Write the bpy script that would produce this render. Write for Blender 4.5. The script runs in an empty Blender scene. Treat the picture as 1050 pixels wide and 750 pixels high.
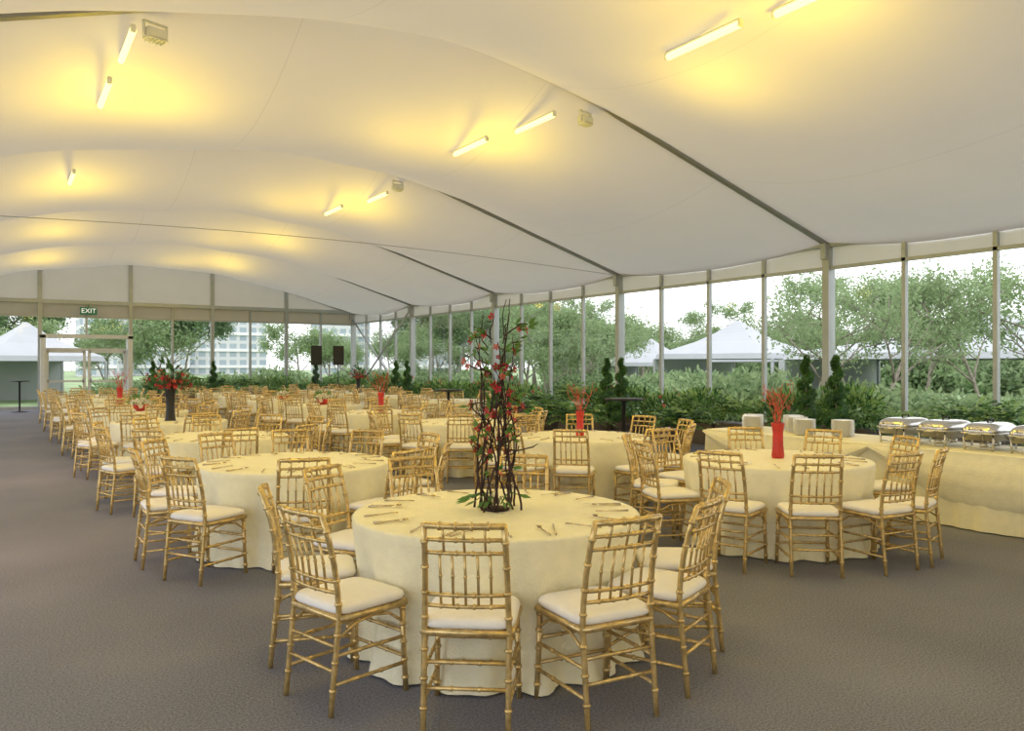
import bpy, math, random
from mathutils import Vector, Matrix
R = random.Random(7)
pi = math.pi
sc = bpy.context.scene
sc.view_settings.view_transform = 'Standard'
sc.view_settings.look = 'None'
sc.view_settings.exposure = 0.1

# ------------------------------------------------------------------ materials
def mat(name, col, rough=0.6, metal=0.0, var=0.0, scale=8.0, bump=0.0, bscale=60.0,
        emis=None, estr=0.0, transl=0.0, spec=0.5, detail=4.0):
    m = bpy.data.materials.new(name); m.use_nodes = True
    nt = m.node_tree; N = nt.nodes; L = nt.links
    b = N['Principled BSDF']; out = N['Material Output']
    b.inputs['Base Color'].default_value = (*col, 1)
    b.inputs['Roughness'].default_value = rough
    b.inputs['Metallic'].default_value = metal
    b.inputs['Specular IOR Level'].default_value = spec
    tc = N.new('ShaderNodeTexCoord')
    if var > 0:
        n = N.new('ShaderNodeTexNoise'); n.inputs['Scale'].default_value = scale
        n.inputs['Detail'].default_value = detail
        L.new(tc.outputs['Object'], n.inputs['Vector'])
        r = N.new('ShaderNodeValToRGB')
        r.color_ramp.elements[0].position = 0.3; r.color_ramp.elements[1].position = 0.7
        r.color_ramp.elements[0].color = (*[max(0, c*(1-var)) for c in col], 1)
        r.color_ramp.elements[1].color = (*[min(1, c*(1+var)) for c in col], 1)
        L.new(n.outputs['Fac'], r.inputs['Fac']); L.new(r.outputs['Color'], b.inputs['Base Color'])
    if bump > 0:
        n2 = N.new('ShaderNodeTexNoise'); n2.inputs['Scale'].default_value = bscale
        n2.inputs['Detail'].default_value = 3
        L.new(tc.outputs['Object'], n2.inputs['Vector'])
        bp = N.new('ShaderNodeBump'); bp.inputs['Strength'].default_value = bump
        bp.inputs['Distance'].default_value = 0.02
        L.new(n2.outputs['Fac'], bp.inputs['Height']); L.new(bp.outputs['Normal'], b.inputs['Normal'])
    if emis:
        b.inputs['Emission Color'].default_value = (*emis, 1)
        b.inputs['Emission Strength'].default_value = estr
    if transl > 0:
        t = N.new('ShaderNodeBsdfTranslucent'); t.inputs['Color'].default_value = (*col, 1)
        mx = N.new('ShaderNodeMixShader'); mx.inputs[0].default_value = transl
        L.new(b.outputs[0], mx.inputs[1]); L.new(t.outputs[0], mx.inputs[2])
        L.new(mx.outputs[0], out.inputs['Surface'])
    return m

M_gold = mat('antique_gold', (0.68, 0.50, 0.22), 0.27, 0.6, 0.28, 30)
M_cush = mat('cushion_cloth', (0.94, 0.92, 0.91), 0.9, 0, 0.02, 20, 0.2, 200)
M_cloth = mat('tablecloth_cream', (0.94, 0.90, 0.68), 0.55, 0, 0.04, 14, 0.3, 90)
M_frame = mat('aluminium_frame', (0.42, 0.44, 0.45), 0.45, 0.3, 0.06, 3)
M_framew = mat('white_frame', (0.72, 0.72, 0.72), 0.5, 0, 0.04, 3)
M_rafter = mat('rafter_grey', (0.30, 0.30, 0.30), 0.5, 0.3, 0.08, 3)
M_band = mat('valance_fabric', (0.82, 0.82, 0.83), 0.8, 0, 0.03, 2, transl=0.4)
M_gable = mat('gable_fabric', (0.62, 0.59, 0.55), 0.8, 0, 0.05, 1.2, 0.2, 3, transl=0.25)
M_black = mat('black_plastic', (0.015, 0.015, 0.016), 0.5, 0, 0.2, 20)
M_steel = mat('polished_steel', (0.72, 0.71, 0.69), 0.16, 1.0, 0.04, 5)
M_china = mat('white_china', (0.88, 0.87, 0.84), 0.25, 0, 0.02, 5)
M_red = mat('red_lacquer', (0.55, 0.035, 0.03), 0.35, 0, 0.2, 12)
M_petal = mat('orchid_red', (0.45, 0.02, 0.035), 0.6, 0, 0.5, 15, transl=0.2)
M_pink = mat('petal_coral', (0.68, 0.13, 0.09), 0.6, 0, 0.3, 15, transl=0.2)
M_twig = mat('dark_twig', (0.035, 0.014, 0.014), 0.7, 0, 0.4, 25)
M_leaf = mat('leaf_green', (0.12, 0.26, 0.065), 0.55, 0, 0.5, 4, transl=0.3)
M_leafl = mat('leaf_light', (0.34, 0.50, 0.18), 0.55, 0, 0.4, 4, transl=0.3)
M_leafd = mat('leaf_dark', (0.04, 0.12, 0.04), 0.5, 0, 0.5, 6, transl=0.2)
M_tree = mat('tree_leaf', (0.31, 0.41, 0.21), 0.8, 0, 0.3, 0.8, transl=0.45)
M_treed = mat('tree_leaf_deep', (0.17, 0.26, 0.12), 0.8, 0, 0.35, 0.8, transl=0.4)
M_bark = mat('bark', (0.30, 0.26, 0.22), 0.9, 0, 0.3, 8)
M_grass = mat('lawn', (0.24, 0.33, 0.16), 0.95, 0, 0.3, 0.3)
M_tent = mat('marquee_white', (0.41, 0.43, 0.45), 0.7, 0, 0.03, 1)
M_pot = mat('planter_box', (0.12, 0.10, 0.09), 0.7, 0, 0.2, 8)
M_lamp = mat('lamp_tube', (1, 0.9, 0.5), 0.5, emis=(1.0, 0.90, 0.38), estr=1.5)
M_green = mat('exit_green', (0.02, 0.22, 0.12), 0.4, 0, 0.1, 4)
M_white = mat('sign_white', (0.9, 0.9, 0.9), 0.5, emis=(1, 1, 1), estr=0.5)
M_cutl = mat('cutlery_metal', (0.62, 0.52, 0.36), 0.25, 0.8, 0.05, 9)

# glass
M_glass = bpy.data.materials.new('window_glass'); M_glass.use_nodes = True
nt = M_glass.node_tree; N = nt.nodes; L = nt.links
N.remove(N['Principled BSDF'])
t = N.new('ShaderNodeBsdfTransparent'); t.inputs[0].default_value = (0.97, 0.98, 0.98, 1)
g = N.new('ShaderNodeBsdfGlossy'); g.inputs['Roughness'].default_value = 0.03
fr = N.new('ShaderNodeLayerWeight'); fr.inputs['Blend'].default_value = 0.12
mx = N.new('ShaderNodeMixShader')
mm = N.new('ShaderNodeMath'); mm.operation = 'MULTIPLY'; mm.inputs[1].default_value = 0.35
L.new(fr.outputs['Fresnel'], mm.inputs[0]); L.new(mm.outputs[0], mx.inputs[0])
L.new(t.outputs[0], mx.inputs[1]); L.new(g.outputs[0], mx.inputs[2])
L.new(mx.outputs[0], N['Material Output'].inputs['Surface'])

# carpet
M_carpet = bpy.data.materials.new('carpet_grey'); M_carpet.use_nodes = True
nt = M_carpet.node_tree; N = nt.nodes; L = nt.links; b = N['Principled BSDF']
b.inputs['Roughness'].default_value = 0.85; b.inputs['Specular IOR Level'].default_value = 0.2
tc = N.new('ShaderNodeTexCoord')
n1 = N.new('ShaderNodeTexNoise'); n1.inputs['Scale'].default_value = 85; n1.inputs['Detail'].default_value = 5
n1.inputs['Roughness'].default_value = 0.8
n2 = N.new('ShaderNodeTexNoise'); n2.inputs['Scale'].default_value = 0.6; n2.inputs['Detail'].default_value = 3
L.new(tc.outputs['Object'], n1.inputs['Vector']); L.new(tc.outputs['Object'], n2.inputs['Vector'])
ad = N.new('ShaderNodeMath'); ad.operation = 'MULTIPLY_ADD'; ad.inputs[1].default_value = 0.2
L.new(n2.outputs['Fac'], ad.inputs[0]); L.new(n1.outputs['Fac'], ad.inputs[2])
r = N.new('ShaderNodeValToRGB')
r.color_ramp.elements[0].position = 0.42; r.color_ramp.elements[1].position = 0.78
r.color_ramp.elements[0].color = (0.080, 0.084, 0.115, 1); r.color_ramp.elements[1].color = (0.34, 0.35, 0.44, 1)
L.new(ad.outputs[0], r.inputs['Fac']); L.new(r.outputs['Color'], b.inputs['Base Color'])
bp = N.new('ShaderNodeBump'); bp.inputs['Strength'].default_value = 0.5; bp.inputs['Distance'].default_value = 0.006
L.new(n1.outputs['Fac'], bp.inputs['Height']); L.new(bp.outputs['Normal'], b.inputs['Normal'])

# ------------------------------------------------------------------ mesh builder
class MB:
    def __init__(s): s.v = []; s.f = []; s.m = []; s.sm = []
    def add(s, vs, fs, mi=0, smooth=False):
        o = len(s.v); s.v.extend([tuple(p) for p in vs])
        for f in fs:
            s.f.append(tuple(i+o for i in f)); s.m.append(mi); s.sm.append(smooth)
    def box(s, c, d, mi=0, rot=0.0):
        cx, cy, cz = c; dx, dy, dz = d[0]/2, d[1]/2, d[2]/2
        vs = []
        ca, sa = math.cos(rot), math.sin(rot)
        for z in (-dz, dz):
            for x, y in ((-dx, -dy), (dx, -dy), (dx, dy), (-dx, dy)):
                vs.append((cx+x*ca-y*sa, cy+x*sa+y*ca, cz+z))
        s.add(vs, [(3, 2, 1, 0), (4, 5, 6, 7), (0, 1, 5, 4), (1, 2, 6, 5), (2, 3, 7, 6), (3, 0, 4, 7)], mi)
    def path(s, pts, rad, n=6, mi=0, cap=True):
        pts = [Vector(p) for p in pts]
        if not isinstance(rad, (list, tuple)): rad = [rad]*len(pts)
        vs = []; fs = []
        for i, p in enumerate(pts):
            d = (pts[min(i+1, len(pts)-1)] - pts[max(i-1, 0)])
            if d.length < 1e-9: d = Vector((0, 0, 1))
            d.normalize()
            up = Vector((0, 0, 1)) if abs(d.z) < 0.9 else Vector((0, 1, 0))
            a = d.cross(up).normalized(); b2 = d.cross(a).normalized()
            for k in range(n):
                th = 2*pi*k/n
                vs.append(p + (a*math.cos(th)+b2*math.sin(th))*rad[i])
        for i in range(len(pts)-1):
            for k in range(n):
                k2 = (k+1) % n
                fs.append((i*n+k, i*n+k2, (i+1)*n+k2, (i+1)*n+k))
        if cap:
            fs.append(tuple(range(n))[::-1]); fs.append(tuple((len(pts)-1)*n+k for k in range(n)))
        s.add(vs, fs, mi, True)
    def rev(s, prof, n=24, c=(0, 0, 0), mi=0, fn=None, cap=False):
        vs = []; fs = []
        for i, (r0, z) in enumerate(prof):
            for k in range(n):
                th = 2*pi*k/n
                rr = r0 if fn is None else fn(r0, z, th)
                vs.append((c[0]+rr*math.cos(th), c[1]+rr*math.sin(th), c[2]+z))
        for i in range(len(prof)-1):
            for k in range(n):
                k2 = (k+1) % n
                fs.append((i*n+k, i*n+k2, (i+1)*n+k2, (i+1)*n+k))
        if cap:
            fs.append(tuple(range(n))[::-1]); fs.append(tuple((len(prof)-1)*n+k for k in range(n)))
        s.add(vs, fs, mi, True)
    def leaf(s, p, d, ln, w, mi=0, fold=0.0):
        p = Vector(p); d = Vector(d).normalized()
        u = Vector((R.uniform(-1, 1), R.uniform(-1, 1), R.uniform(-1, 1)))
        a = d.cross(u)
        if a.length < 1e-4: a = Vector((1, 0, 0))
        a.normalize(); nn = d.cross(a)
        mid = p + d*ln*0.5 + nn*fold
        s.add([p, mid+a*w*0.5, p+d*ln, mid-a*w*0.5], [(0, 1, 2, 3)], mi)
    def obj(s, name, mats, loc=(0, 0, 0), rz=0.0, parent=None):
        me = s.mesh(name, mats)
        return inst(name, me, loc, rz, 1.0, parent)
    def mesh(s, name, mats):
        me = bpy.data.meshes.new(name)
        me.from_pydata(s.v, [], s.f)
        for m in mats: me.materials.append(m)
        me.polygons.foreach_set('material_index', s.m)
        me.polygons.foreach_set('use_smooth', s.sm)
        me.update(); me.validate()
        return me
def inst(name, me, loc, rz=0.0, scl=1.0, parent=None):
    o = bpy.data.objects.new(name, me)
    o.location = loc; o.rotation_euler = (0, 0, rz)
    o.scale = (scl, scl, scl) if not isinstance(scl, tuple) else scl
    sc.collection.objects.link(o)
    if parent: o.parent = parent
    return o
def rdir():
    while True:
        v = Vector((R.uniform(-1, 1), R.uniform(-1, 1), R.uniform(-1, 1)))
        if 0.05 < v.length < 1: return v.normalized()

# ------------------------------------------------------------------ tent geometry
XR, XL = 13.2, -4.0
XC, HALF = 4.6, 8.6
BAY = 6.05; Y0 = 9.52
FY = [Y0 + BAY*k for k in range(-3, 5)]
YB, YF = FY[0], FY[-1]
EAVE = 3.9
def straight(x): return EAVE + 0.307*(HALF-abs(x-XC))
def frameh(x):
    a = straight(x); b_ = 6.1; k = 1.0
    h = max(k-abs(a-b_), 0)/k
    return min(a, b_) - h*h*k/4
def ceilh(x, y):
    t_ = ((y-YB) / BAY) % 1.0
    if y >= YF-1e-6: t_ = 0
    d = (HALF-abs(x-XC))/HALF
    d = max(0, min(1, d))
    s_ = 0.22 + 0.66*(d**0.8)
    h = frameh(x) - s_*4*t_*(1-t_)
    h += 0.03*math.sin(x*2.1+1.3*math.sin(y*0.9))*4*t_*(1-t_)
    return h

mb = MB(); mb.box((4.6, (YB+YF)/2, -0.05), (XR-XL+0.3, YF-YB+0.3, 0.1))
mb.obj('floor', [M_carpet])
mb = MB(); mb.add([(-150, -80, -0.12), (200, -80, -0.12), (200, 300, -0.12), (-150, 300, -0.12)], [(0, 1, 2, 3)])
mb.obj('lawn_ground', [M_grass])

# ceiling lining
M_ceil = mat('ceiling_lining', (0.74, 0.70, 0.675), 0.85, 0, 0.03, 0.6, 0.35, 1.4, transl=0.14)
nt = M_ceil.node_tree; N = nt.nodes; L = nt.links
b = N['Principled BSDF']
tc = N.new('ShaderNodeTexCoord'); sp = N.new('ShaderNodeSeparateXYZ'); L.new(tc.outputs['Object'], sp.inputs[0])
def M(op, a, bv=None, cv=None):
    n = N.new('ShaderNodeMath'); n.operation = op
    for i, v in enumerate((a, bv, cv)):
        if v is None: continue
        if isinstance(v, (int, float)): n.inputs[i].default_value = v
        else: L.new(v, n.inputs[i])
    return n.outputs[0]
f1 = M('LESS_THAN', M('ABSOLUTE', M('SUBTRACT', M('FRACT', M('DIVIDE', M('ADD', sp.outputs['Y'], 30.25-0.45), BAY)), 0.5)), 0.0015)
f2 = M('LESS_THAN', M('ABSOLUTE', M('SUBTRACT', M('FRACT', M('DIVIDE', M('ADD', sp.outputs['X'], 31.1), 3.6)), 0.5)), 0.002)
fac = M('MULTIPLY', M('MAXIMUM', f1, f2), 0.25)
src = b.inputs['Base Color'].links[0].from_socket
mc = N.new('ShaderNodeMix'); mc.data_type = 'RGBA'
L.new(fac, mc.inputs[0]); L.new(src, mc.inputs[6]); mc.inputs[7].default_value = (0.3, 0.28, 0.26, 1)
L.new(mc.outputs[2], b.inputs['Base Color'])
mb = MB(); nx = 90; per = 16
for k in range(7):
    sub = []
    for j in range(per+1):
        for i in range(nx+1):
            x = XL + (XR-XL)*i/nx
            y = YB+BAY*k+BAY*j/per
            sub.append((x, y, frameh(x) if j in (0, per) else ceilh(x, y)))
    ff = []
    for j in range(per):
        for i in range(nx):
            a = j*(nx+1)+i
            ff.append((a, a+nx+1, a+nx+2, a+1))
    mb.add(sub, ff, 0, True)
mb.obj('ceiling', [M_ceil])

# rafters
mb = MB()
for y in FY:
    for sgn in (1, -1):
        x0, x1 = XC, XC+sgn*HALF; z0, z1 = straight(x0), straight(x1)
        w = 0.05; h = 0.10
        q = [(x0, y-w, z0-h*0.6), (x0, y+w, z0-h*0.6), (x0, y+w, z0+h), (x0, y-w, z0+h),
             (x1, y-w, z1-h*0.6), (x1, y+w, z1-h*0.6), (x1, y+w, z1+h), (x1, y-w, z1+h)]
        mb.add(q, [(0, 1, 2, 3), (7, 6, 5, 4), (0, 4, 5, 1), (1, 5, 6, 2), (2, 6, 7, 3), (3, 7, 4, 0)])
mb.obj('roof_rafters', [M_rafter])
mb = MB()
mb.path([(XL+(XR-XL)*i/20, FY[4]-0.1, 3.85+0.28*math.sin(pi*i/20)) for i in range(21)], 0.006, 5)
mb.obj('tie_cable', [M_rafter])

# side walls
def side_wall(X, name, sgn, wi):
    mb = MB()
    for y in FY:
        mb.box((X, y, EAVE/2), (0.20, 0.14, EAVE))
        mb.box((X-sgn*0.12, y, EAVE-0.15), (0.12, 0.10, 0.30))
    for k in range(7):
        for j in (1, 2, 3):
            y = FY[k]+BAY*j/4
            mb.box((X, y, EAVE/2), (0.09, 0.07, EAVE))
    Ly = YF-YB; yc = (YF+YB)/2
    mb.box((X, yc, 3.88), (0.14, Ly, 0.08))
    mb.box((X, yc, 3.44), (0.09, Ly, 0.06))
    mb.box((X, yc, 0.06), (0.12, Ly, 0.12))
    if sgn > 0:
        mb.path([(X-0.1, FY[-1]-0.2, 0.2), (X-0.1, FY[-2]+0.2, 3.6)], 0.04)
        mb.path([(X-0.1, FY[-1]-0.2, 3.6), (X-0.1, FY[-2]+0.2, 0.2)], 0.04)
    w = mb.obj(name, [M_frame])
    mb = MB()
    for k in range(7):
        mb.box((X+sgn*0.03, FY[k]+BAY/2, 3.65), (0.01, BAY-0.16, 0.38))
    mb.obj('valance', [M_band], parent=w)
    for k in range(7):
        mb = MB(); mb.box((X+sgn*0.02, FY[k]+BAY/2, 1.76), (0.012, BAY-0.15, 3.28))
        mb.obj('window_%d' % (wi+k), [M_glass])
side_wall(XR, 'wall_right', 1, 1)
side_wall(XL, 'wall_left', -1, 8)

# far gable wall
mb = MB()
xs = [XR-1.5*k for k in range(1, 12)]
for i, x in enumerate(xs):
    if x < XL+0.1: continue
    mainp = (i % 2 == 1)
    if 1.3 < x < 4.1:
        mb.box((x, YF, 3.3), (0.07, 0.10, 1.2)); continue
    top = straight(x) if mainp else EAVE
    mb.box((x, YF, top/2), (0.13 if mainp else 0.07, 0.14, top))
Lx = XR-XL; xc = (XR+XL)/2
mb.box((xc, YF, 3.95), (Lx, 0.15, 0.14))
mb.box((xc, YF, 3.40), (Lx, 0.09, 0.06))
mb.box(((XL+1.2)/2, YF, 0.06), (1.2-XL, 0.12, 0.12))
mb.box(((XR+4.2)/2, YF, 0.06), (XR-4.2, 0.12, 0.12))
w = mb.obj('wall_far', [M_frame])
mb = MB()
n = 40; vs = []; fs = []
for i in range(n+1):
    x = XL+(XR-XL)*i/n
    vs += [(x, YF+0.03, 4.0), (x, YF+0.03, straight(x)+0.1)]
for i in range(n): fs.append((2*i, 2*i+2, 2*i+3, 2*i+1))
mb.add(vs, fs)
mb.box((xc, YF+0.03, 3.66), (Lx, 0.01, 0.46))
mb.obj('gable_fabric', [M_gable], parent=w)
mb = MB()
mb.box(((XL+1.2)/2, YF+0.02, 1.74), (1.2-XL, 0.012, 3.26)); mb.obj('window_15', [M_glass])
mb = MB()
mb.box(((XR+4.2)/2, YF+0.02, 1.74), (XR-4.2, 0.012, 3.26)); mb.obj('window_16', [M_glass])
mb = MB()
mb.box((2.7, YF+0.02, 3.06), (3.0, 0.012, 0.62)); mb.obj('window_17', [M_glass])
mb = MB()
vs = []; fs = []
for i in range(n+1):
    x = XL+(XR-XL)*i/n
    vs += [(x, YB-0.03, 0.0), (x, YB-0.03, straight(x)+0.1)]
for i in range(n): fs.append((2*i, 2*i+2, 2*i+3, 2*i+1))
mb.add(vs, fs); mb.obj('wall_back', [M_gable])

# doors
mb = MB(); yd = YF-0.18
mb.box((1.28, YF-0.36, 1.35), (0.16, 0.56, 2.7)); mb.box((4.12, YF-0.36, 1.35), (0.16, 0.56, 2.7))
mb.box((2.7, YF-0.36, 2.67), (3.0, 0.56, 0.14))
mb.box((2.7, yd-0.0, 2.2), (2.7, 0.07, 0.08))
for x in (1.42, 2.62, 2.78, 3.98):
    mb.box((x, yd, 1.1), (0.10, 0.06, 2.2))
for x in (2.02, 3.38):
    mb.box((x, yd, 0.10), (1.2, 0.06, 0.2)); mb.box((x, yd, 1.02), (1.2, 0.06, 0.07)); mb.box((x, yd, 2.12), (1.2, 0.06, 0.10))
mb.path([(2.56, yd-0.07, 0.95), (2.56, yd-0.07, 1.3)], 0.015, mi=1)
mb.path([(2.84, yd-0.07, 0.95), (2.84, yd-0.07, 1.3)], 0.015, mi=1)
mb.box((2.02, yd, 1.15), (1.14, 0.01, 2.0), 2); mb.box((3.38, yd, 1.15), (1.14, 0.01, 2.0), 2)
mb.obj('door_1', [M_framew, M_steel, M_glass])
mb = MB(); mb.box((0, 0, 0), (0.56, 0.06, 0.27)); mb.box((0, 0, 0.17), (0.03, 0.03, 0.12))
es = mb.obj('exit_sign', [M_green], (2.75, YF-0.30, 3.62))
cu = bpy.data.curves.new('exit_text', 'FONT'); cu.body = 'EXIT'; cu.size = 0.24; cu.align_x = 'CENTER'; cu.align_y = 'CENTER'
cu.extrude = 0.003; cu.materials.append(M_white)
to = bpy.data.objects.new('exit_text', cu); sc.collection.objects.link(to); to.parent = es
to.location = (0, -0.035, 0); to.rotation_euler = (pi/2, 0, 0)

# ------------------------------------------------------------------ ceiling lamps
def lamp_mesh():
    mb = MB()
    mb.path([(0, -0.5, 0), (0, 0.5, 0)], 0.036, 10, 0)
    mb.box((0, -0.515, 0.01), (0.05, 0.03, 0.06), 1); mb.box((0, 0.515, 0.01), (0.05, 0.03, 0.06), 1)
    mb.box((0, 0, 0.05), (0.045, 1.04, 0.02), 1)
    return mb.mesh('tube_lamp', [M_lamp, M_framew])
LM = lamp_mesh()
def flood_mesh():
    mb = MB()
    mb.box((0, 0, 0), (0.26, 0.16, 0.14), 0)
    for s_ in (-1, 1): mb.box((s_*0.15, 0, 0.05), (0.02, 0.05, 0.2), 0)
    mb.box((0, 0, 0.15), (0.32, 0.05, 0.02), 0)
    for i in range(5): mb.box((-0.1+0.05*i, 0, -0.08), (0.01, 0.14, 0.03), 0)
    mb.box((0, -0.09, 0), (0.22, 0.02, 0.10), 0)
    return mb.mesh('floodlight', [M_framew, M_framew])
FM = flood_mesh()
def glow(x, y, z, e):  # bare point light added below the lining for its yellow glow, no bulb there
    ld = bpy.data.lights.new('glow', 'POINT'); ld.energy = e; ld.color = (1.0, 0.69, 0.012); ld.shadow_soft_size = 0.25
    o = bpy.data.objects.new('lining_glow_fill', ld); o.location = (x, y, z); sc.collection.objects.link(o)
def tube(x, y):
    z = min(ceilh(x, y-0.52), ceilh(x, y+0.52), ceilh(x, y))-0.07
    inst('tube_lamp', LM, (x, y, z))
for p in ((6.8, 10.0), (6.25, 11.0), (1.17, 9.7), (1.05, 10.7), (6.45, 4.75), (6.15, 5.95),
          (6.85, 16.1), (6.25, 17.15), (1.07, 16.25), (6.6, -1.5), (1.2, 3.7)):
    tube(*p)
for p in ((7.5, 9.56), (1.45, 9.54), (7.15, 15.62), (7.3, 3.5), (1.4, 3.5)):
    inst('floodlight', FM, (p[0], p[1]+0.1, frameh(p[0])-0.24), 0.3, 0.85)
for k, yf in enumerate(FY[:-1]):
    e = 50 if k < 5 else 38
    for gx, dy in ((6.6, 1.2), (1.25, 1.2)):
        y = yf+dy
        glow(gx, y, ceilh(gx, y)-0.9, e)
    glow(5.2, yf+1.8, ceilh(5.2, yf+1.8)-0.95, e*0.5)
glow(6.9, 6.6, ceilh(6.9, 6.6)-0.9, 42)
glow(1.9, 11.2, ceilh(1.9, 11.2)-0.9, 26)
glow(0.9, 7.2, ceilh(0.9, 7.2)-0.9, 22)
for (x, y) in ((-0.9, 8.0), (-0.6, 13.5)):  # added fill spots that warm the left carpet, without any fixture
    ld = bpy.data.lights.new('carpet_warm_fill', 'SPOT'); ld.energy = 190; ld.color = (1.0, 0.62, 0.42)
    ld.spot_size = 1.5; ld.spot_blend = 1.0; ld.shadow_soft_size = 0.3
    o = bpy.data.objects.new('carpet_warm_fill', ld); o.location = (x, y, ceilh(x, y)-0.5); sc.collection.objects.link(o)

# ------------------------------------------------------------------ chair
def chair_mesh():
    mb = MB(); r0 = 0.0135
    def rod(pts, r=r0, rings=()):
        mb.path(pts, r, 7, 0)
        for t_ in rings:
            tot = len(pts)-1; s_ = t_*tot; i = min(int(s_), tot-1); f = s_-i
            a = Vector(pts[i]); b_ = Vector(pts[i+1]); p = a.lerp(b_, f); d = (b_-a).normalized()
            mb.path([p-d*0.010, p-d*0.004, p+d*0.004, p+d*0.010], [r*0.9, r*1.35, r*1.35, r*0.9], 7, 0)
    def backy(z):
        if z < 0.45: return -0.235+0.045*z/0.45
        u = (z-0.45)/0.47
        return -0.19-0.085*u*u
    for s_ in (-1, 1):
        pts = [(s_*(0.185-0.012*max(0, (z-0.45)/0.47)), backy(z), z) for z in (0, 0.12, 0.24, 0.36, 0.45, 0.56, 0.68, 0.80, 0.925)]
        rod(pts, 0.014, (0.12, 0.25, 0.38, 0.56, 0.68, 0.8, 0.92))
        rod([(s_*0.20, 0.195, 0.0), (s_*0.195, 0.185, 0.22), (s_*0.19, 0.18, 0.44)], 0.014, (0.15, 0.35, 0.55, 0.75, 0.93))
        for z in (0.14, 0.27):
            rod([(s_*0.187, backy(z), z), (s_*0.197, 0.187, z)], 0.009, (0.33, 0.66))
        rod([(s_*0.187, -0.21, 0.34), (s_*0.19, -0.10, 0.40), (s_*0.19, 0, 0.415), (s_*0.19, 0.10, 0.40), (s_*0.194, 0.185, 0.34)], 0.0075)
    for y, z in ((0.187, 0.17), (0.187, 0.29)):
        rod([(-0.197, y, z), (0.197, y, z)], 0.009, (0.33, 0.66))
    for z in (0.20, 0.31):
        rod([(-0.187, backy(z), z), (0.187, backy(z), z)], 0.009, (0.33, 0.66))
    def rail(z, r=0.0095, bow=0.02):
        w = 0.185-0.012*max(0, (z-0.45)/0.47)
        pts = [(-w+2*w*i/6, backy(z)-bow*math.sin(pi*i/6), z) for i in range(7)]
        rod(pts, r, (0.2, 0.4, 0.6, 0.8))
    rail(0.918, 0.015); rail(0.855); rail(0.795); rail(0.605); rail(0.555)
    for i in range(5):
        x = -0.11+0.055*i
        bw = 0.02*math.cos(x/0.18*pi/2)
        rod([(x, backy(0.555)-bw, 0.555), (x, backy(0.69)-bw, 0.69), (x, backy(0.795)-bw, 0.795)], 0.0065, (0.5,))
    for x in (-0.09, 0, 0.09):
        bw = 0.02*math.cos(x/0.18*pi/2)
        rod([(x, backy(0.795)-bw, 0.795), (x, backy(0.918)-bw, 0.918)], 0.006)
    for a, b_, in (((-0.2, 0.19), (0.2, 0.19)), ((-0.19, -0.19), (0.19, -0.19)), ((-0.2, 0.19), (-0.19, -0.19)), ((0.2, 0.19), (0.19, -0.19))):
        rod([(a[0], a[1], 0.435), (b_[0], b_[1], 0.435)], 0.018)
    mb.add([(-0.19, -0.18, 0.44), (0.19, -0.18, 0.44), (0.19, 0.18, 0.44), (-0.19, 0.18, 0.44)], [(0, 1, 2, 3)])
    prof = [(0.90, 0.448), (1.0, 0.456), (1.03, 0.47), (1.0, 0.486), (0.93, 0.496), (0.7, 0.503), (0.35, 0.506), (0.0, 0.507)]
    nn = 36; vs = []; fs = []
    for (q, z) in prof:
        for k in range(nn):
            th = 2*pi*k/nn; c, s2 = math.cos(th), math.sin(th)
            e = 0.32
            vs.append((0.205*q*math.copysign(abs(c)**e, c), 0.205*q*math.copysign(abs(s2)**e, s2)+0.005, z))
    for i in range(len(prof)-1):
        for k in range(nn):
            k2 = (k+1) % nn
            fs.append((i*nn+k, i*nn+k2, (i+1)*nn+k2, (i+1)*nn+k))
    fs.append(tuple(range(nn))[::-1])
    mb.add(vs, fs, 1, True)
    return mb.mesh('dining_chair', [M_gold, M_cush])
CM = chair_mesh()

# ------------------------------------------------------------------ table with cloth
def table_mesh(seed):
    rr = random.Random(seed); mb = MB()
    ph = [rr.uniform(0, 6.28) for _ in range(4)]
    def fn(r0, z, th):
        if z > 0.735: return r0
        f = (0.75-z)/0.75
        w = math.sin(13*th+ph[0]+0.8*math.sin(3*th+ph[1]))*0.6 + math.sin(22*th+ph[2])*0.4
        w = w if w < 0 else w**0.8
        return r0 + f*0.06*w
    prof = [(0.001, 0.752), (0.3, 0.752), (0.6, 0.752), (0.80, 0.752), (0.825, 0.748), (0.832, 0.738), (0.832, 0.70), (0.818, 0.6), (0.802, 0.5), (0.79, 0.4),
            (0.79, 0.3), (0.795, 0.2), (0.81, 0.1), (0.83, 0.012)]
    mb.rev(prof, 144, (0, 0, 0), 0, fn)
    return mb.mesh('round_dining_table', [M_cloth])
TM = [table_mesh(s) for s in (1, 2, 3)]

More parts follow.
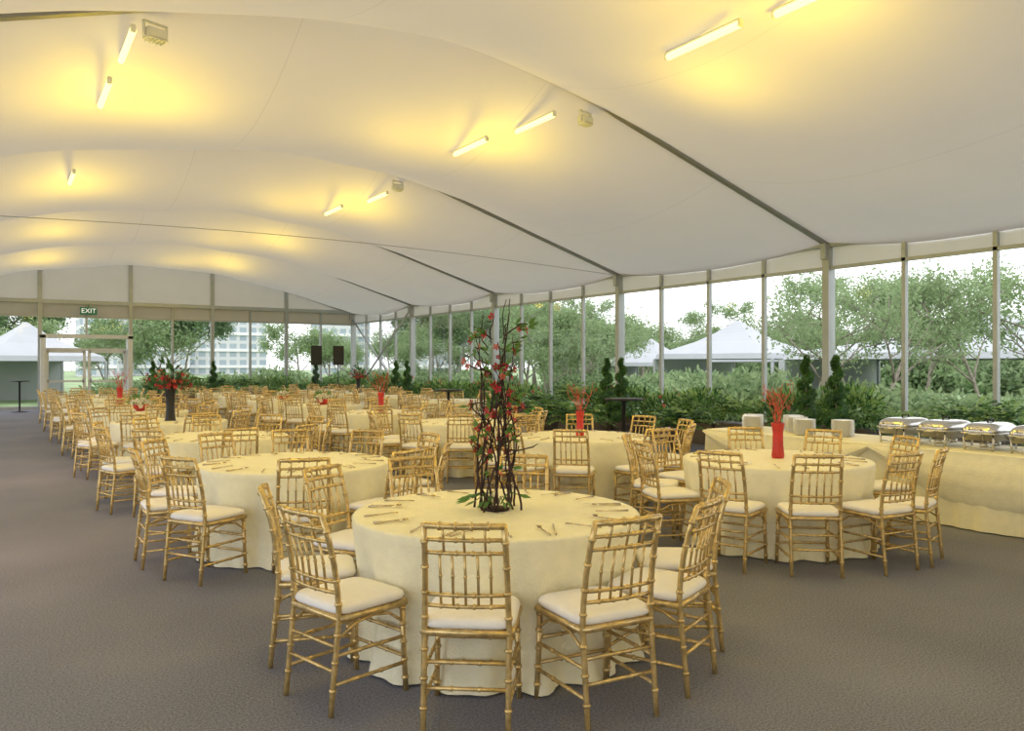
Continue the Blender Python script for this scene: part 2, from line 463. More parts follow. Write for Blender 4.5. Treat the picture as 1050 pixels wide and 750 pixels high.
def cutlery_mesh():
    mb = MB()
    for k in range(9):
        a = 2*pi*k/9+0.2
        ca, sa = math.cos(a), math.sin(a)
        def P(r_, t_): return (ca*r_-sa*t_, sa*r_+ca*t_)
        for t_, kind in ((-0.10, 0), (0.10, 1), (0.13, 2)):
            tw = R.uniform(-0.25, 0.25)
            x0, y0 = P(0.76, t_); x1, y1 = P(0.62, t_+0.14*math.sin(tw))
            mb.path([(x0, y0, 0.758), (x1, y1, 0.762)], [0.006, 0.003], 5)
            d = Vector((x1-x0, y1-y0, 0)).normalized(); s_ = Vector((-d.y, d.x, 0)); p = Vector((x1, y1, 0.763))
            if kind == 0:
                for q in (-1, 0, 1): mb.path([p+s_*q*0.002, p+d*0.015+s_*q*0.008, p+d*0.055+s_*q*0.009], 0.0022, 4)
            elif kind == 1:
                mb.add([p-s_*0.003, p+d*0.02-s_*0.012, p+d*0.06, p+d*0.02+s_*0.012], [(0, 1, 2, 3)])
                mb.rev([(0.001, 0.0), (0.014, 0.003), (0.018, 0.008)], 10, tuple(p+d*0.03))
            else:
                mb.add([p-s_*0.004+Vector((0, 0, .001)), p+d*0.09-s_*0.006+Vector((0, 0, .001)), p+d*0.10+s_*0.004+Vector((0, 0, .001)), p+s_*0.009+Vector((0, 0, .001))], [(0, 1, 2, 3)])
    return mb.mesh('cutlery', [M_cutl])
CU = cutlery_mesh()

ca, sa = math.cos(math.radians(32.6)), math.sin(math.radians(32.6))
def set_table(x, y, angs, seed=0, jit=4, dist=1.05):
    inst('round_dining_table', TM[seed % 3], (x, y, 0), seed*0.7)
    inst('cutlery', CU, (x, y, 0), seed*0.5)
    for a in angs:
        a = math.radians(a + R.uniform(-jit, jit))
        dl, dz = math.sin(a), -math.cos(a)
        d = dist + R.uniform(-0.02, 0.05)
        wx = dl*ca + dz*sa; wy = -dl*sa + dz*ca
        px, py = x+wx*d, y+wy*d
        rz = math.atan2(-wy, -wx)-pi/2 + math.radians(R.uniform(-jit, jit))
        inst('dining_chair', CM, (px, py, 0), rz)

T1 = (2.45, 4.00)
set_table(*T1, [-6, 27, 58, 88, 172, -152, -118, -78, -42], 0, 1.5, 1.03)
COL1 = [(2.20, 6.98), (2.20, 10.05), (2.2, 13.2), (2.2, 16.3), (2.2, 19.4), (2.2, 22.5), (2.2, 25.6)]
for i, p in enumerate(COL1):
    off = [-20, -8, 0, 12, -5, 5, 9][i]
    set_table(*p, [off+36*k for k in range(10)], i+1)
set_table(5.97, 4.86, [-36, -5, 26, 50, 100, 140, 175, -145, -108, -75], 2, 2)
COL2 = [(5.9, 7.7), (5.9, 10.7), (5.9, 13.7), (5.9, 16.8), (5.9, 19.8), (5.9, 22.9), (5.9, 26.0)]
for i, p in enumerate(COL2):
    set_table(*p, [i*9-5+36*k for k in range(10)], i+2)
COL3 = [(9.4, 17.4), (9.4, 20.5), (9.4, 23.6), (9.4, 26.7)]
for i, p in enumerate(COL3):
    set_table(*p, [i*11+36*k for k in range(10)], i+1)

# ------------------------------------------------------------------ flowers
def orchid(mb, p, d, s_, mi):
    d = Vector(d).normalized(); u = d.cross(Vector((0.3, 0.2, 1))).normalized(); w = d.cross(u)
    for k in range(5):
        a = 2*pi*k/5; dd = (u*math.cos(a)+w*math.sin(a)+d*0.35).normalized()
        side = d.cross(dd).normalized()
        p0 = Vector(p); mid = p0+dd*s_*0.55
        mb.add([p0, mid+side*s_*0.3, p0+dd*s_, mid-side*s_*0.3], [(0, 1, 2, 3)], mi)
    mb.path([p, Vector(p)+d*s_*0.3], [s_*0.15, s_*0.05], 5, 3)
def tall_centerpiece():
    mb = MB()
    mb.rev([(0.0, 0.0), (0.07, 0.0), (0.08, 0.012), (0.05, 0.02), (0.0, 0.02)], 20, mi=0)
    for k in range(17):
        a = 2*pi*k/17+R.uniform(-.2, .2); tw = R.uniform(0.2, 1.5)*R.choice((-1, 1)); H = R.uniform(0.6, 1.27)
        w1, w2, f1_, f2_ = R.uniform(0.008, 0.03), R.uniform(0.008, 0.03), R.uniform(5, 15), R.uniform(5, 15)
        flare = R.uniform(-0.05, 0.13); r00 = R.uniform(0.05, 0.12)
        pts = []; rad = []
        n = 26
        for i in range(n+1):
            t_ = i/n
            r_ = r00*(1-t_)**0.9 + 0.03 + flare*t_*t_
            th = a+tw*t_
            p = Vector((r_*math.cos(th)+w1*math.sin(f1_*t_+k), r_*math.sin(th)+w2*math.cos(f2_*t_+2*k), H*t_+0.008))
            p += rdir()*0.004
            pts.append(p); rad.append(0.007*(1-0.65*t_))
        mb.path(pts, rad, 5, 0)
    tips = []
    for k in range(48):
        a = R.uniform(0, 6.28); z0 = R.uniform(0.2, 1.02); l_ = R.uniform(0.08, 0.22)
        p = Vector((0.05*math.cos(a), 0.05*math.sin(a), z0)); pts = [p]
        d = Vector((math.cos(a), math.sin(a), R.uniform(0.0, 1.6))).normalized()
        for i in range(6):
            d = (d+rdir()*0.5).normalized(); p = p+d*l_/6; pts.append(p)
        mb.path(pts, [0.004]*6+[0.002], 4, 0)
        tips += pts[3:]
    for k in range(150):
        if k < 100:
            p = R.choice(tips)+rdir()*0.02
        else:
            z = R.uniform(0.2, 0.95); a = R.uniform(0, 6.28); r_ = R.uniform(0.02, 0.12)
            p = Vector((r_*math.cos(a), r_*math.sin(a), z))
        o_ = Vector((p.x, p.y, 0.02)).normalized()
        q = R.random()
        if q < 0.36: orchid(mb, p, o_+rdir()*0.4, R.uniform(0.02, 0.036), 1)
        elif q < 0.48: orchid(mb, p, o_, 0.026, 2)
        else:
            for _ in range(3): mb.leaf(p, o_+rdir()*0.8, R.uniform(0.03, 0.08), 0.022, 3)
    for k in range(14):
        a = R.uniform(0, 6.28)
        pts = [(0.12*t_*math.cos(a)+0.03*math.cos(a), 0.12*t_*math.sin(a)+0.03*math.sin(a), 0.03+0.16*t_*(1.3-t_)) for t_ in (0, .3, .6, 1)]
        mb.path(pts, 0.003, 4, 3)
        mb.leaf(pts[-1], (math.cos(a), math.sin(a), -0.3), 0.10, 0.025, 3)
    return mb.mesh('twig_centerpiece', [M_twig, M_petal, M_pink, M_leaf])
inst('orchid_twig_centerpiece', tall_centerpiece(), (T1[0], T1[1], 0.752), 0, (1.0, 1.0, 1.0))

def coral_vase():
    mb = MB()
    mb.rev([(0.0, 0.0), (0.045, 0.0), (0.05, 0.02), (0.042, 0.1), (0.04, 0.2), (0.052, 0.27), (0.055, 0.28), (0.045, 0.275), (0.03, 0.2), (0.0, 0.19)], 20)
    def br(p, d, l_, r_, dep):
        pts = [p]; rr_ = [r_]
        for i in range(4):
            d = (d+rdir()*0.35).normalized()
            p = p+d*l_/4; pts.append(p); rr_.append(r_*(1-0.14*(i+1)))
        mb.path(pts, rr_, 5, 1)
        if dep > 0:
            for _ in range(2):
                q = pts[R.randint(1, 4)]; br(q, (d+rdir()*0.6+Vector((0, 0, .5))).normalized(), l_*0.62, r_*0.62, dep-1)
        else:
            mb.leaf(p, rdir(), 0.025, 0.014, 1)
    for k in range(6):
        a = 2*pi*k/6
        br(Vector((0.015*math.cos(a), 0.015*math.sin(a), 0.24)), Vector((0.28*math.cos(a), 0.28*math.sin(a), 1)).normalized(), 0.22, 0.0065, 2)
    return mb.mesh('coral_branch_vase', [M_red, M_pink])
CV = coral_vase()
def bouquet(black=True):
    mb = MB()
    mb.rev([(0.0, 0.0), (0.08, 0.0), (0.07, 0.02), (0.055, 0.2), (0.07, 0.42), (0.09, 0.46), (0.07, 0.45), (0.0, 0.42)], 20)
    for k in range(170):
        d = rdir(); d.z = abs(d.z)*0.9+0.05
        l_ = R.uniform(0.1, 0.38); p = Vector((0, 0, 0.45))+d*l_
        if k % 4 == 0: mb.path([(0, 0, 0.43), Vector((0, 0, 0.43))+d*l_*0.5+Vector((0, 0, .04)), p], 0.003, 4, 4)
        q = R.random()
        if q < 0.32: orchid(mb, p, d, R.uniform(0.03, 0.045), 1)
        elif q < 0.42: orchid(mb, p, d, 0.04, 2)
        else: mb.leaf(p, d+rdir()*0.5, 0.13, 0.04, 3)
    for k in range(8):
        d = rdir(); d.z = abs(d.z)+0.6; d.normalize()
        pts = [Vector((0, 0, 0.43))+d*0.18*i+rdir()*0.02 for i in range(4)]
        mb.path(pts, [0.005, 0.004, 0.003, 0.002], 4, 4)
    return mb.mesh('orchid_bouquet_vase', [M_black, M_petal, M_pink, M_leafd, M_twig])
BV = bouquet()
M_wfl = mat('white_petals', (0.8, 0.78, 0.66), 0.6, 0, 0.1, 9)
def lowbowl():
    mb = MB()
    mb.rev([(0.0, 0.0), (0.05, 0.0), (0.11, 0.06), (0.12, 0.09), (0.1, 0.08), (0.0, 0.06)], 20)
    for k in range(70):
        d = rdir(); d.z = abs(d.z); p = Vector((0, 0, 0.07))+Vector((d.x*0.15, d.y*0.15, d.z*0.11))
        if k % 2: orchid(mb, p, d, 0.04, 1)
        else: mb.leaf(p, d+rdir()*0.4, 0.09, 0.03, 3)
    return mb.mesh('low_flower_bowl', [M_red, M_wfl, M_petal, M_leaf])
LB = lowbowl()
inst('coral_branch_vase', CV, (6.0, 4.86, 0.752), 0.3, 1.15)
inst('coral_branch_vase', CV, (5.9, 7.7, 0.752), 1.4, 1.05)
inst('coral_branch_vase', CV, (5.9, 13.7, 0.752), 2.4, 1.25)
inst('coral_branch_vase', CV, (2.2, 19.4, 0.752), 2.0, 1.3)
inst('orchid_bouquet_vase', BV, (2.2, 13.2, 0.752), 0, 1.1)
inst('orchid_bouquet_vase', BV, (9.4, 23.6, 0.752), 0, 1.0)
inst('low_flower_bowl', LB, (5.9, 16.8, 0.752), 0, 1.3)
inst('low_flower_bowl', LB, (5.9, 19.8, 0.752), 0.5, 1.2)
inst('low_flower_bowl', LB, (2.2, 16.3, 0.752), 0.5, 1.3)

# ------------------------------------------------------------------ buffet
BX0, BX1, BY0, BY1 = 7.95, 8.95, 0.4, 7.6
def buffet():
    mb = MB()
    def per(t_):
        Ls = [BY1-BY0, BX1-BX0, BY1-BY0, BX1-BX0]; tot = sum(Ls); s_ = t_*tot
        if s_ < Ls[0]: return (BX0, BY0+s_), (-1, 0)
        s_ -= Ls[0]
        if s_ < Ls[1]: return (BX0+s_, BY1), (0, 1)
        s_ -= Ls[1]
        if s_ < Ls[2]: return (BX1, BY1-s_), (1, 0)
        s_ -= Ls[2]
        return (BX1-s_, BY0), (0, -1)
    n = 640; zs = [0.755, 0.74, 0.68, 0.55, 0.4, 0.2, 0.012]; vs = []; fs = []
    for z in zs:
        f = (0.755-z)/0.74
        for k in range(n):
            (x, y), (nx_, ny_) = per(k/n)
            t_ = k/n*120
            a = f*(0.02+0.022*math.sin(t_*1.7+math.sin(t_*0.35)*2)+0.01*math.sin(t_*4.1)) + (0.02 if z < 0.75 else 0)
            vs.append((x+nx_*a, y+ny_*a, z))
    for i in range(len(zs)-1):
        for k in range(n):
            k2 = (k+1) % n
            fs.append((i*n+k, i*n+k2, (i+1)*n+k2, (i+1)*n+k))
    mb.add(vs, fs, 0, True)
    mb.add([(BX0, BY0, 0.755), (BX1, BY0, 0.755), (BX1, BY1, 0.755), (BX0, BY1, 0.755)], [(0, 1, 2, 3)])
    y = BY0
    while y < BY1-0.5:
        L_ = 2.4; m = 24; vs = []; fs = []
        for i in range(m+1):
            u = i/m; yy = y+L_*u; dip = 0.5*4*u*(1-u)
            for j in range(9):
                v = j/8
                vs.append((BX0-0.035-0.05*math.sin(pi*v)-0.012*math.cos(v*22), yy, 0.75-dip*v-0.04*v))
        for i in range(m):
            for j in range(8):
                a = i*9+j; fs.append((a, a+9, a+10, a+1))
        mb.add(vs, fs, 0, True)
        y += L_
    return mb.obj('buffet_table', [M_cloth])
buffet()
def chafing():
    mb = MB()
    Lx_, Ly_ = 0.56, 0.36
    for sx in (-1, 1):
        for sy in (-1, 1):
            mb.path([(sx*0.24, sy*0.14, 0), (sx*0.25, sy*0.15, 0.17)], 0.010, 6)
        mb.path([(sx*0.24, -0.14, 0.03), (sx*0.24, 0.14, 0.03)], 0.007, 5)
        mb.path([(sx*0.28, -0.06, 0.2), (sx*0.33, -0.05, 0.2), (sx*0.33, 0.05, 0.2), (sx*0.28, 0.06, 0.2)], 0.008, 5)
    mb.path([(-0.24, 0, 0.03), (0.24, 0, 0.03)], 0.007, 5)
    for x in (-0.13, 0.13): mb.rev([(0, 0), (0.04, 0), (0.04, 0.05), (0.02, 0.06), (0, 0.06)], 12, (x, 0, 0.03))
    vs = []
    for q, z in ((0.88, 0.12), (1.0, 0.20), (1.08, 0.205), (1.08, 0.215), (1.0, 0.216)):
        for k in range(32):
            th = 2*pi*k/32; c, s_ = math.cos(th), math.sin(th); e = 0.3
            vs.append((Lx_/2*q*math.copysign(abs(c)**e, c), Ly_/2*q*math.copysign(abs(s_)**e, s_), z))
    fs = [(i*32+k, i*32+(k+1) % 32, (i+1)*32+(k+1) % 32, (i+1)*32+k) for i in range(4) for k in range(32)]
    fs.append(tuple(range(32))[::-1])
    mb.add(vs, fs, 0, True)
    vs = []; prof = [(1.0, 0.218), (1.02, 0.235), (0.99, 0.26), (0.92, 0.29), (0.80, 0.315), (0.6, 0.33), (0.3, 0.338), (0.001, 0.34)]
    for q, z in prof:
        for k in range(32):
            th = 2*pi*k/32; c, s_ = math.cos(th), math.sin(th); e = 0.35
            vs.append((Lx_/2*q*math.copysign(abs(c)**e, c), Ly_/2*q*math.copysign(abs(s_)**e, s_), z))
    fs = [(i*32+k, i*32+(k+1) % 32, (i+1)*32+(k+1) % 32, (i+1)*32+k) for i in range(7) for k in range(32)]
    mb.add(vs, fs, 0, True)
    mb.path([(-0.30, -0.06, 0.25), (-0.34, -0.05, 0.28), (-0.34, 0.05, 0.28), (-0.30, 0.06, 0.25)], 0.009, 6)
    mb.path([(-0.06, 0, 0.335), (-0.05, 0, 0.37), (0.05, 0, 0.37), (0.06, 0, 0.335)], 0.009, 6, 1)
    return mb.mesh('chafing_dish', [M_steel, M_black])
CD = chafing()
for i in range(9):
    inst('chafing_dish', CD, (8.42, 5.10-0.45*i, 0.756), R.uniform(-0.05, 0.05), (1.0, 0.95, 0.82))
def plates(n):
    mb = MB()
    for i in range(n):
        z = i*0.011
        mb.rev([(0.0, z), (0.07, z), (0.085, z+0.004), (0.13, z+0.016), (0.131, z+0.019), (0.08, z+0.008), (0.0, z+0.006)], 28)
    return mb.mesh('plate_stack', [M_china])
PS = plates(17)
for x, y in ((8.4, 7.2), (8.15, 7.0), (8.45, 6.55), (8.7, 6.8), (8.2, 6.25), (8.45, 5.9)):
    inst('plate_stack', PS, (x, y, 0.756))

def cocktail():
    mb = MB()
    mb.rev([(0, 0), (0.25, 0), (0.25, 0.015), (0.04, 0.03), (0.03, 0.05), (0.03, 1.02), (0.08, 1.04), (0.30, 1.05), (0.31, 1.065), (0.30, 1.08), (0, 1.08)], 28)
    return mb.mesh('cocktail_table', [M_black])
CT = cocktail()
for p in ((0.55, 32.2), (8.3, 9.7), (8.1, 15.2)): inst('cocktail_table', CT, (*p, 0))

# ------------------------------------------------------------------ speakers
def speaker():
    mb = MB()
    w0, w1 = 0.20, 0.15
    vs = []
    for z in (1.62, 2.34):
        vs += [(-w0, -0.18, z), (w0, -0.18, z), (w1, 0.18, z), (-w1, 0.18, z)]
    mb.add(vs, [(3, 2, 1, 0), (4, 5, 6, 7), (0, 1, 5, 4), (1, 2, 6, 5), (2, 3, 7, 6), (3, 0, 4, 7)])
    for z, r_ in ((1.84, 0.15), (2.18, 0.08)):
        vs = []; fs = []
        for q, dy in ((1.0, -0.185), (0.85, -0.19), (0.3, -0.165), (0.01, -0.17)):
            for k in range(20):
                th = 2*pi*k/20; vs.append((r_*q*math.cos(th), dy, z+r_*q*math.sin(th)))
        fs = [(i*20+k, i*20+(k+1) % 20, (i+1)*20+(k+1) % 20, (i+1)*20+k) for i in range(3) for k in range(20)]
        mb.add(vs, fs, 0, True)
    mb.path([(0, 0, 0.35), (0, 0, 1.62)], 0.02)
    for k in range(3):
        a = 2*pi*k/3
        mb.path([(0, 0, 0.9), (0.45*math.cos(a), 0.45*math.sin(a), 0.02)], 0.013)
        mb.path([(0, 0, 0.45), (0.23*math.cos(a), 0.23*math.sin(a), 0.46)], 0.01)
    return mb.mesh('loudspeaker', [M_black, M_frame])
SP = speaker()
inst('loudspeaker', SP, (9.95, 29.2, 0), -0.2); inst('loudspeaker', SP, (10.75, 29.0, 0), -0.3)

# ------------------------------------------------------------------ plants
def shrub(seed, kind):
    global R
    R = random.Random(seed); mb = MB()
    mb.box((0, 0, 0.17), (0.42, 0.95, 0.34), 0)
    mb.box((0, 0, 0.345), (0.46, 0.99, 0.03), 0)
    if kind == 0:
        for k in range(1000):
            d = rdir(); rr_ = R.random()**0.4
            p = Vector((d.x*0.33*rr_, d.y*0.62*rr_, 0.58+d.z*0.28*rr_))
            mb.leaf(p, d+rdir()*0.7+Vector((0, 0, .3)), R.uniform(0.06, 0.14), R.uniform(0.03, 0.055), R.choice((1, 1, 2, 2, 3)), 0.01)
    elif kind == 1:
        for c in (-0.28, 0.05, 0.33):
            for k in range(28):
                a = R.uniform(0, 6.28); l_ = R.uniform(0.35, 0.6); el = R.uniform(0.3, 1.3)
                pts = []
                for i in range(9):
                    t_ = i/8
                    h = l_*t_*math.cos(el*0.6); z = l_*math.sin(el)*t_-0.45*l_*t_*t_
                    pts.append(Vector((h*math.cos(a), c+h*math.sin(a), 0.4+z+0.1)))
                mb.path(pts, 0.003, 3, 1)
                sd = Vector((-math.sin(a), math.cos(a), 0))
                mi = R.choice((1, 2, 2, 3))
                for i in range(1, 9):
                    wl = 0.10*math.sin(pi*(i/8)*0.85+0.3)
                    for s_ in (-1, 1):
                        mb.leaf(pts[i], sd*s_+(pts[i]-pts[i-1]).normalized()*0.5+Vector((0, 0, -0.15)), wl, 0.028, mi)
    else:
        for k in range(560):
            d = rdir(); rr_ = R.random()**0.4
            p = Vector((d.x*0.30*rr_, d.y*0.55*rr_, 0.52+d.z*0.22*rr_))
            mb.leaf(p, d+rdir()*0.6+Vector((0, 0, .5)), R.uniform(0.08, 0.2), R.uniform(0.025, 0.05), R.choice((1, 2, 2, 3)), 0.01)
        for k in range(16):
            d = rdir(); d.z = abs(d.z)
            orchid(mb, Vector((d.x*0.32, d.y*0.6, 0.56+d.z*0.28)), d, 0.04, 4)
    return mb.mesh('planter_shrub', [M_pot, M_leaf, M_leafl, M_leafd, R.choice((M_petal, M_pink))])
SH = [shrub(11, 0), shrub(12, 1), shrub(13, 2), shrub(14, 1), shrub(15, 0)]
R = random.Random(99)
y = 5.2; i = 0
while y < 33:
    inst('planter_shrub', SH[(i*3+R.randint(0, 1)) % 5], (12.25+R.uniform(-0.08, 0.05), y, 0), R.choice((0, pi)), (1.15, 1.05, R.uniform(1.1, 1.55)))
    y += 1.1; i += 1
x = 12.0; i = 0
while x > 4.9:
    inst('planter_shrub', SH[(i*2) % 5], (x, 32.95, 0), pi/2, (1.1, 1.05, R.uniform(1.2, 1.6)))
    x -= 1.15; i += 1
def bigfern():
    mb = MB()
    mb.rev([(0, 0), (0.17, 0), (0.24, 0.38), (0.26, 0.40), (0.22, 0.40), (0, 0.36)], 24)
    for k in range(70):
        a = R.uniform(0, 6.28); l_ = R.uniform(0.45, 0.75); el = R.uniform(0.35, 1.35); pts = []
        for i in range(10):
            t_ = i/9; h = l_*t_*math.cos(el*0.55); z = l_*math.sin(el)*t_*1.1-0.55*l_*t_*t_
            pts.append(Vector((h*math.cos(a), h*math.sin(a), 0.42+z)))
        mb.path(pts, 0.004, 3, 1); sd = Vector((-math.sin(a), math.cos(a), 0)); mi = R.choice((1, 2, 3))
        for i in range(1, 10):
            wl = 0.15*math.sin(pi*(i/9)*0.85+0.3)
            for s_ in (-1, 1):
                mb.leaf(pts[i], sd*s_+(pts[i]-pts[i-1]).normalized()*0.6+Vector((0, 0, -0.2)), wl, 0.04, mi)
    return mb.mesh('potted_fern', [M_pot, M_leaf, M_leafl, M_leafd])
BF = bigfern()
for p, s_ in (((10.7, 10.9), 1.1), ((9.7, 12.7), 1.15), ((10.5, 14.9), 1.1)):
    inst('potted_fern', BF, (*p, 0), R.uniform(0, 6), s_)
def topiary():
    mb = MB()
    mb.rev([(0, 0), (0.15, 0), (0.20, 0.32), (0.22, 0.34), (0.18, 0.34), (0, 0.30)], 20, mi=0)
    mb.path([(0, 0, 0.3), (0, 0, 1.75)], 0.015, 6, 1)
    n = 110; turns = 4.2; pts = []; rad = []
    for i in range(n+1):
        t_ = i/n; a = turns*2*pi*t_; rr_ = 0.16*(1-t_)**0.8+0.005
        pts.append(Vector((rr_*math.cos(a), rr_*math.sin(a), 0.48+1.3*t_))); rad.append(0.10*(1-t_)**0.7+0.035)
    mb.path(pts, [q*0.8 for q in rad], 8, 2)
    for k in range(3600):
        i = R.randint(0, n); d = rdir(); mb.leaf(pts[i]+d*rad[i]*0.75, d+rdir()*0.6, 0.05, 0.028, R.choice((2, 3, 3)))
    return mb.mesh('spiral_topiary', [M_pot, M_bark, M_leafd, M_leaf])
TP = topiary()
for p in ((11.35, 8.62), (11.35, 8.05), (11.4, 13.9), (11.4, 13.4), (11.4, 25.2), (11.4, 24.3), (6.9, 32.1), (4.75, 32.1), (10.9, 32.0)):
    inst('spiral_topiary', TP, (*p, 0), R.uniform(0, 6), (0.9, 0.9, 0.97))

# ------------------------------------------------------------------ outside
def tree(seed, H=6.5, nl=5200, lw=1.0, m=M_tree):
    global R
    R = random.Random(seed); mb = MB(); tips = []
    def br(p, d, l_, r_, dep):
        pts = [p]; rr_ = [r_]
        for i in range(4):
            d = (d+rdir()*0.22+Vector((0, 0, 0.06))).normalized(); p = p+d*l_/4
            pts.append(p); rr_.append(r_*(1-0.13*(i+1)))
        mb.path(pts, rr_, 6 if dep > 1 else 4, 0)
        if dep == 0: tips.append((pts[-1])); tips.append(pts[2]); return
        for _ in range(4):
            q = pts[R.randint(1 if dep == 3 else 2, 4)]
            a = R.uniform(0, 6.28)
            br(q, (d*0.6+Vector((math.cos(a), math.sin(a), R.uniform(-.2, .6)))*0.9).normalized(), l_*0.62, r_*0.5, dep-1)
    br(Vector((0, 0, 0)), Vector((0, 0, 1)), H*0.42, 0.075, 3)
    for k in range(nl):
        c = R.choice(tips); p = c+rdir()*R.uniform(0, 0.6)
        mb.leaf(p, rdir()+Vector((0, 0, -.2)), R.uniform(0.12, 0.22)*lw, R.uniform(0.05, 0.10)*lw, 1, 0.02)
    return mb.mesh('tree', [M_bark, m])
TR = [tree(21), tree(22, 7.5, 6000), tree(23, 6.5, 3200, 0.8), tree(24, 6.5, 6000, 1.1, M_treed)]
R = random.Random(5)
def pol(px, dist):
    a = math.radians(32.6)+math.atan((px-525)/820)
    return dist*math.sin(a), dist*math.cos(a)
tent_pos = [((31.5, 28.0), (0.95, 0.95, 0.85)), ((37, 31.5), (0.8, 0.8, 0.8)), ((34.5, 17.0), (2.0, 2.0, 0.82)), ((32, 35), (0.7, 0.7, 0.7)), ((1.0, 44), (0.8, 0.8, 0.8))]
cand = []
for px, dd in ((905, 23), (838, 25), (1150, 26), (770, 52), (690, 44), (655, 40), (600, 44), (560, 38), (540, 50), (585, 56), (500, 50), (470, 46), (445, 52),
               (720, 60), (820, 58), (880, 60), (950, 58), (640, 62), (400, 60), (1020, 62), (872, 29), (1010, 26), (1100, 48), (620, 48), (575, 46), (520, 44), (1060, 56),
               (800, 62), (750, 66), (700, 68), (910, 64), (985, 66), (660, 54), (610, 38), (1080, 27), (945, 29)):
    cand.append((*pol(px, dd), 2 if (dd < 31) else R.choice((0, 1, 3, 0))))
for k in range(36):
    cand.append((R.uniform(-8, 42), YF+R.uniform(9, 34), R.choice((0, 1, 3, 3))))
for (x, y, kk) in cand:
    if any(abs(x-t_[0][0]) < 3.0+3.2*t_[1][0]*0.9 and abs(y-t_[0][1]) < 3.0+3.2*t_[1][0]*0.9 for t_ in tent_pos) and math.hypot(x, y) > 30: continue
    inst('tree', TR[kk], (x, y, -0.12), R.uniform(0, 6), R.uniform(0.8, 1.15)*(1.25 if math.hypot(x, y) > 50 else 1))
def bush(seed):
    global R
    R = random.Random(seed); mb = MB()
    for k in range(2200):
        d = rdir(); q = R.random()**0.35
        mb.leaf((d.x*1.9*q, d.y*1.3*q, 0.55+d.z*0.75*q), rdir(), 0.22, 0.11, 0 if k % 3 else 1)
    return mb.mesh('shrub_bush', [M_tree, M_treed])
BS = [bush(31), bush(32)]
R = random.Random(8)
for k in range(26):
    inst('shrub_bush', BS[k % 2], (XR+R.uniform(3.5, 11), 3+1.7*k, -0.12), R.uniform(0, 6), (1, 1, R.uniform(0.8, 1.25)))
for k in range(16):
    inst('shrub_bush', BS[k % 2], (51+R.uniform(-2, 3), 8+4*k, -0.12), R.uniform(0, 6), (2, 2, R.uniform(1.6, 2.6)))
for k in range(13):
    inst('shrub_bush', BS[k % 2], (-6+2.2*k+(4 if k > 2 else 0), YF+R.uniform(4.5, 8), -0.12), R.uniform(0, 6), (1, 1, R.uniform(0.8, 1.4)))
def pagoda():
    mb = MB(); w = 3.2
    prof = [(1.0, 2.4), (0.97, 2.7), (0.75, 3.05), (0.5, 3.45), (0.28, 3.95), (0.12, 4.4), (0.02, 4.7)]
    vs = []
    for q, z in prof:
        for a, b_ in ((-1, -1), (1, -1), (1, 1), (-1, 1)): vs.append((a*w*q, b_*w*q, z))
    fs = [(i*4+k, i*4+(k+1) % 4, (i+1)*4+(k+1) % 4, (i+1)*4+k) for i in range(6) for k in range(4)]
    mb.add(vs, fs, 0)
    for a in (-1, 1):
        for b_ in (-1, 1): mb.box((a*w, b_*w, 1.2), (0.12, 0.12, 2.4), 1)
    mb.box((0, w, 1.2), (2*w, 0.02, 2.4), 0)
    return mb.mesh('pagoda_marquee', [M_tent, M_frame])
PG = pagoda()
for p, s_ in tent_pos:
    inst('pagoda_marquee', PG, (*p, -0.12), 0.3, s_)
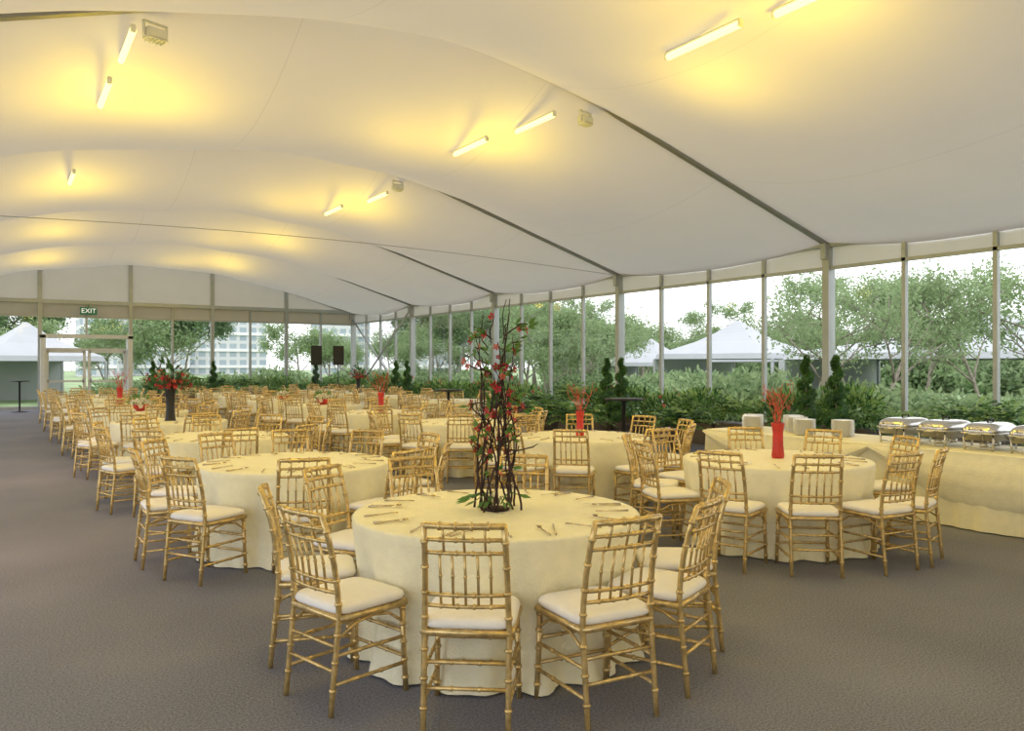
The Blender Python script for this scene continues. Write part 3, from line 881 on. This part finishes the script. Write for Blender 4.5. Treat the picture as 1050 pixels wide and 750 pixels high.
def tower_mat():
    m = bpy.data.materials.new('tower_facade'); m.use_nodes = True
    nt = m.node_tree; N = nt.nodes; L = nt.links
    tc = N.new('ShaderNodeTexCoord'); mp = N.new('ShaderNodeMapping'); mp.inputs['Rotation'].default_value = (pi/2, 0, 0)
    L.new(tc.outputs['Object'], mp.inputs[0])
    br = N.new('ShaderNodeTexBrick'); br.offset = 0
    br.inputs['Color1'].default_value = (0.28, 0.35, 0.40, 1); br.inputs['Color2'].default_value = (0.33, 0.39, 0.43, 1)
    br.inputs['Mortar'].default_value = (0.55, 0.56, 0.57, 1); br.inputs['Scale'].default_value = 1.0
    br.inputs['Brick Width'].default_value = 1.8; br.inputs['Row Height'].default_value = 1.5; br.inputs['Mortar Size'].default_value = 0.3
    L.new(mp.outputs[0], br.inputs['Vector']); L.new(br.outputs['Color'], N['Principled BSDF'].inputs['Base Color'])
    return m
M_tow = tower_mat()
for x, y, w_, h in ((22, 150, 11, 14), (12.5, 140, 5, 16), (35, 155, 14, 10.5), (56, 150, 9, 15), (70, 140, 10, 12)):
    mb = MB(); mb.box((0, 0, h/2), (w_, 8, h), 0); mb.box((0, 0, h+0.5), (w_*0.5, 5, 1.2), 1)
    for k in range(int(h/3)): mb.box((0, -4.1, 1.5+3*k), (w_, 0.3, 0.5), 1)
    mb.obj('tower_block', [M_tow, M_framew], (x, y, -0.1))

# ------------------------------------------------------------------ world & lights
wd = bpy.data.worlds.new('overcast'); sc.world = wd; wd.use_nodes = True
nt = wd.node_tree; N = nt.nodes; L = nt.links
bg = N['Background']; bg.inputs['Strength'].default_value = 2.0
tc = N.new('ShaderNodeTexCoord'); sp = N.new('ShaderNodeSeparateXYZ'); L.new(tc.outputs['Generated'], sp.inputs[0])
r = N.new('ShaderNodeValToRGB'); L.new(sp.outputs['Z'], r.inputs['Fac'])
r.color_ramp.elements[0].position = 0.0; r.color_ramp.elements[0].color = (0.97, 0.965, 1.0, 1)
r.color_ramp.elements[1].position = 0.6; r.color_ramp.elements[1].color = (0.95, 0.95, 1.0, 1)
L.new(r.outputs['Color'], bg.inputs['Color'])
sd = bpy.data.lights.new('sun', 'SUN'); sd.energy = 0.8; sd.angle = 0.35; sd.color = (1, 0.95, 0.90)
so = bpy.data.objects.new('sun', sd); sc.collection.objects.link(so); so.rotation_euler = (math.radians(35), math.radians(-25), 0)

# ------------------------------------------------------------------ camera
cd = bpy.data.cameras.new('camera'); cd.sensor_width = 36; cd.lens = 820/1050*36
cam = bpy.data.objects.new('camera', cd); sc.collection.objects.link(cam)
cam.location = (0, 0, 1.6); cam.rotation_euler = (pi/2, 0, -math.radians(32.6))
cd.clip_end = 500
sc.camera = cam
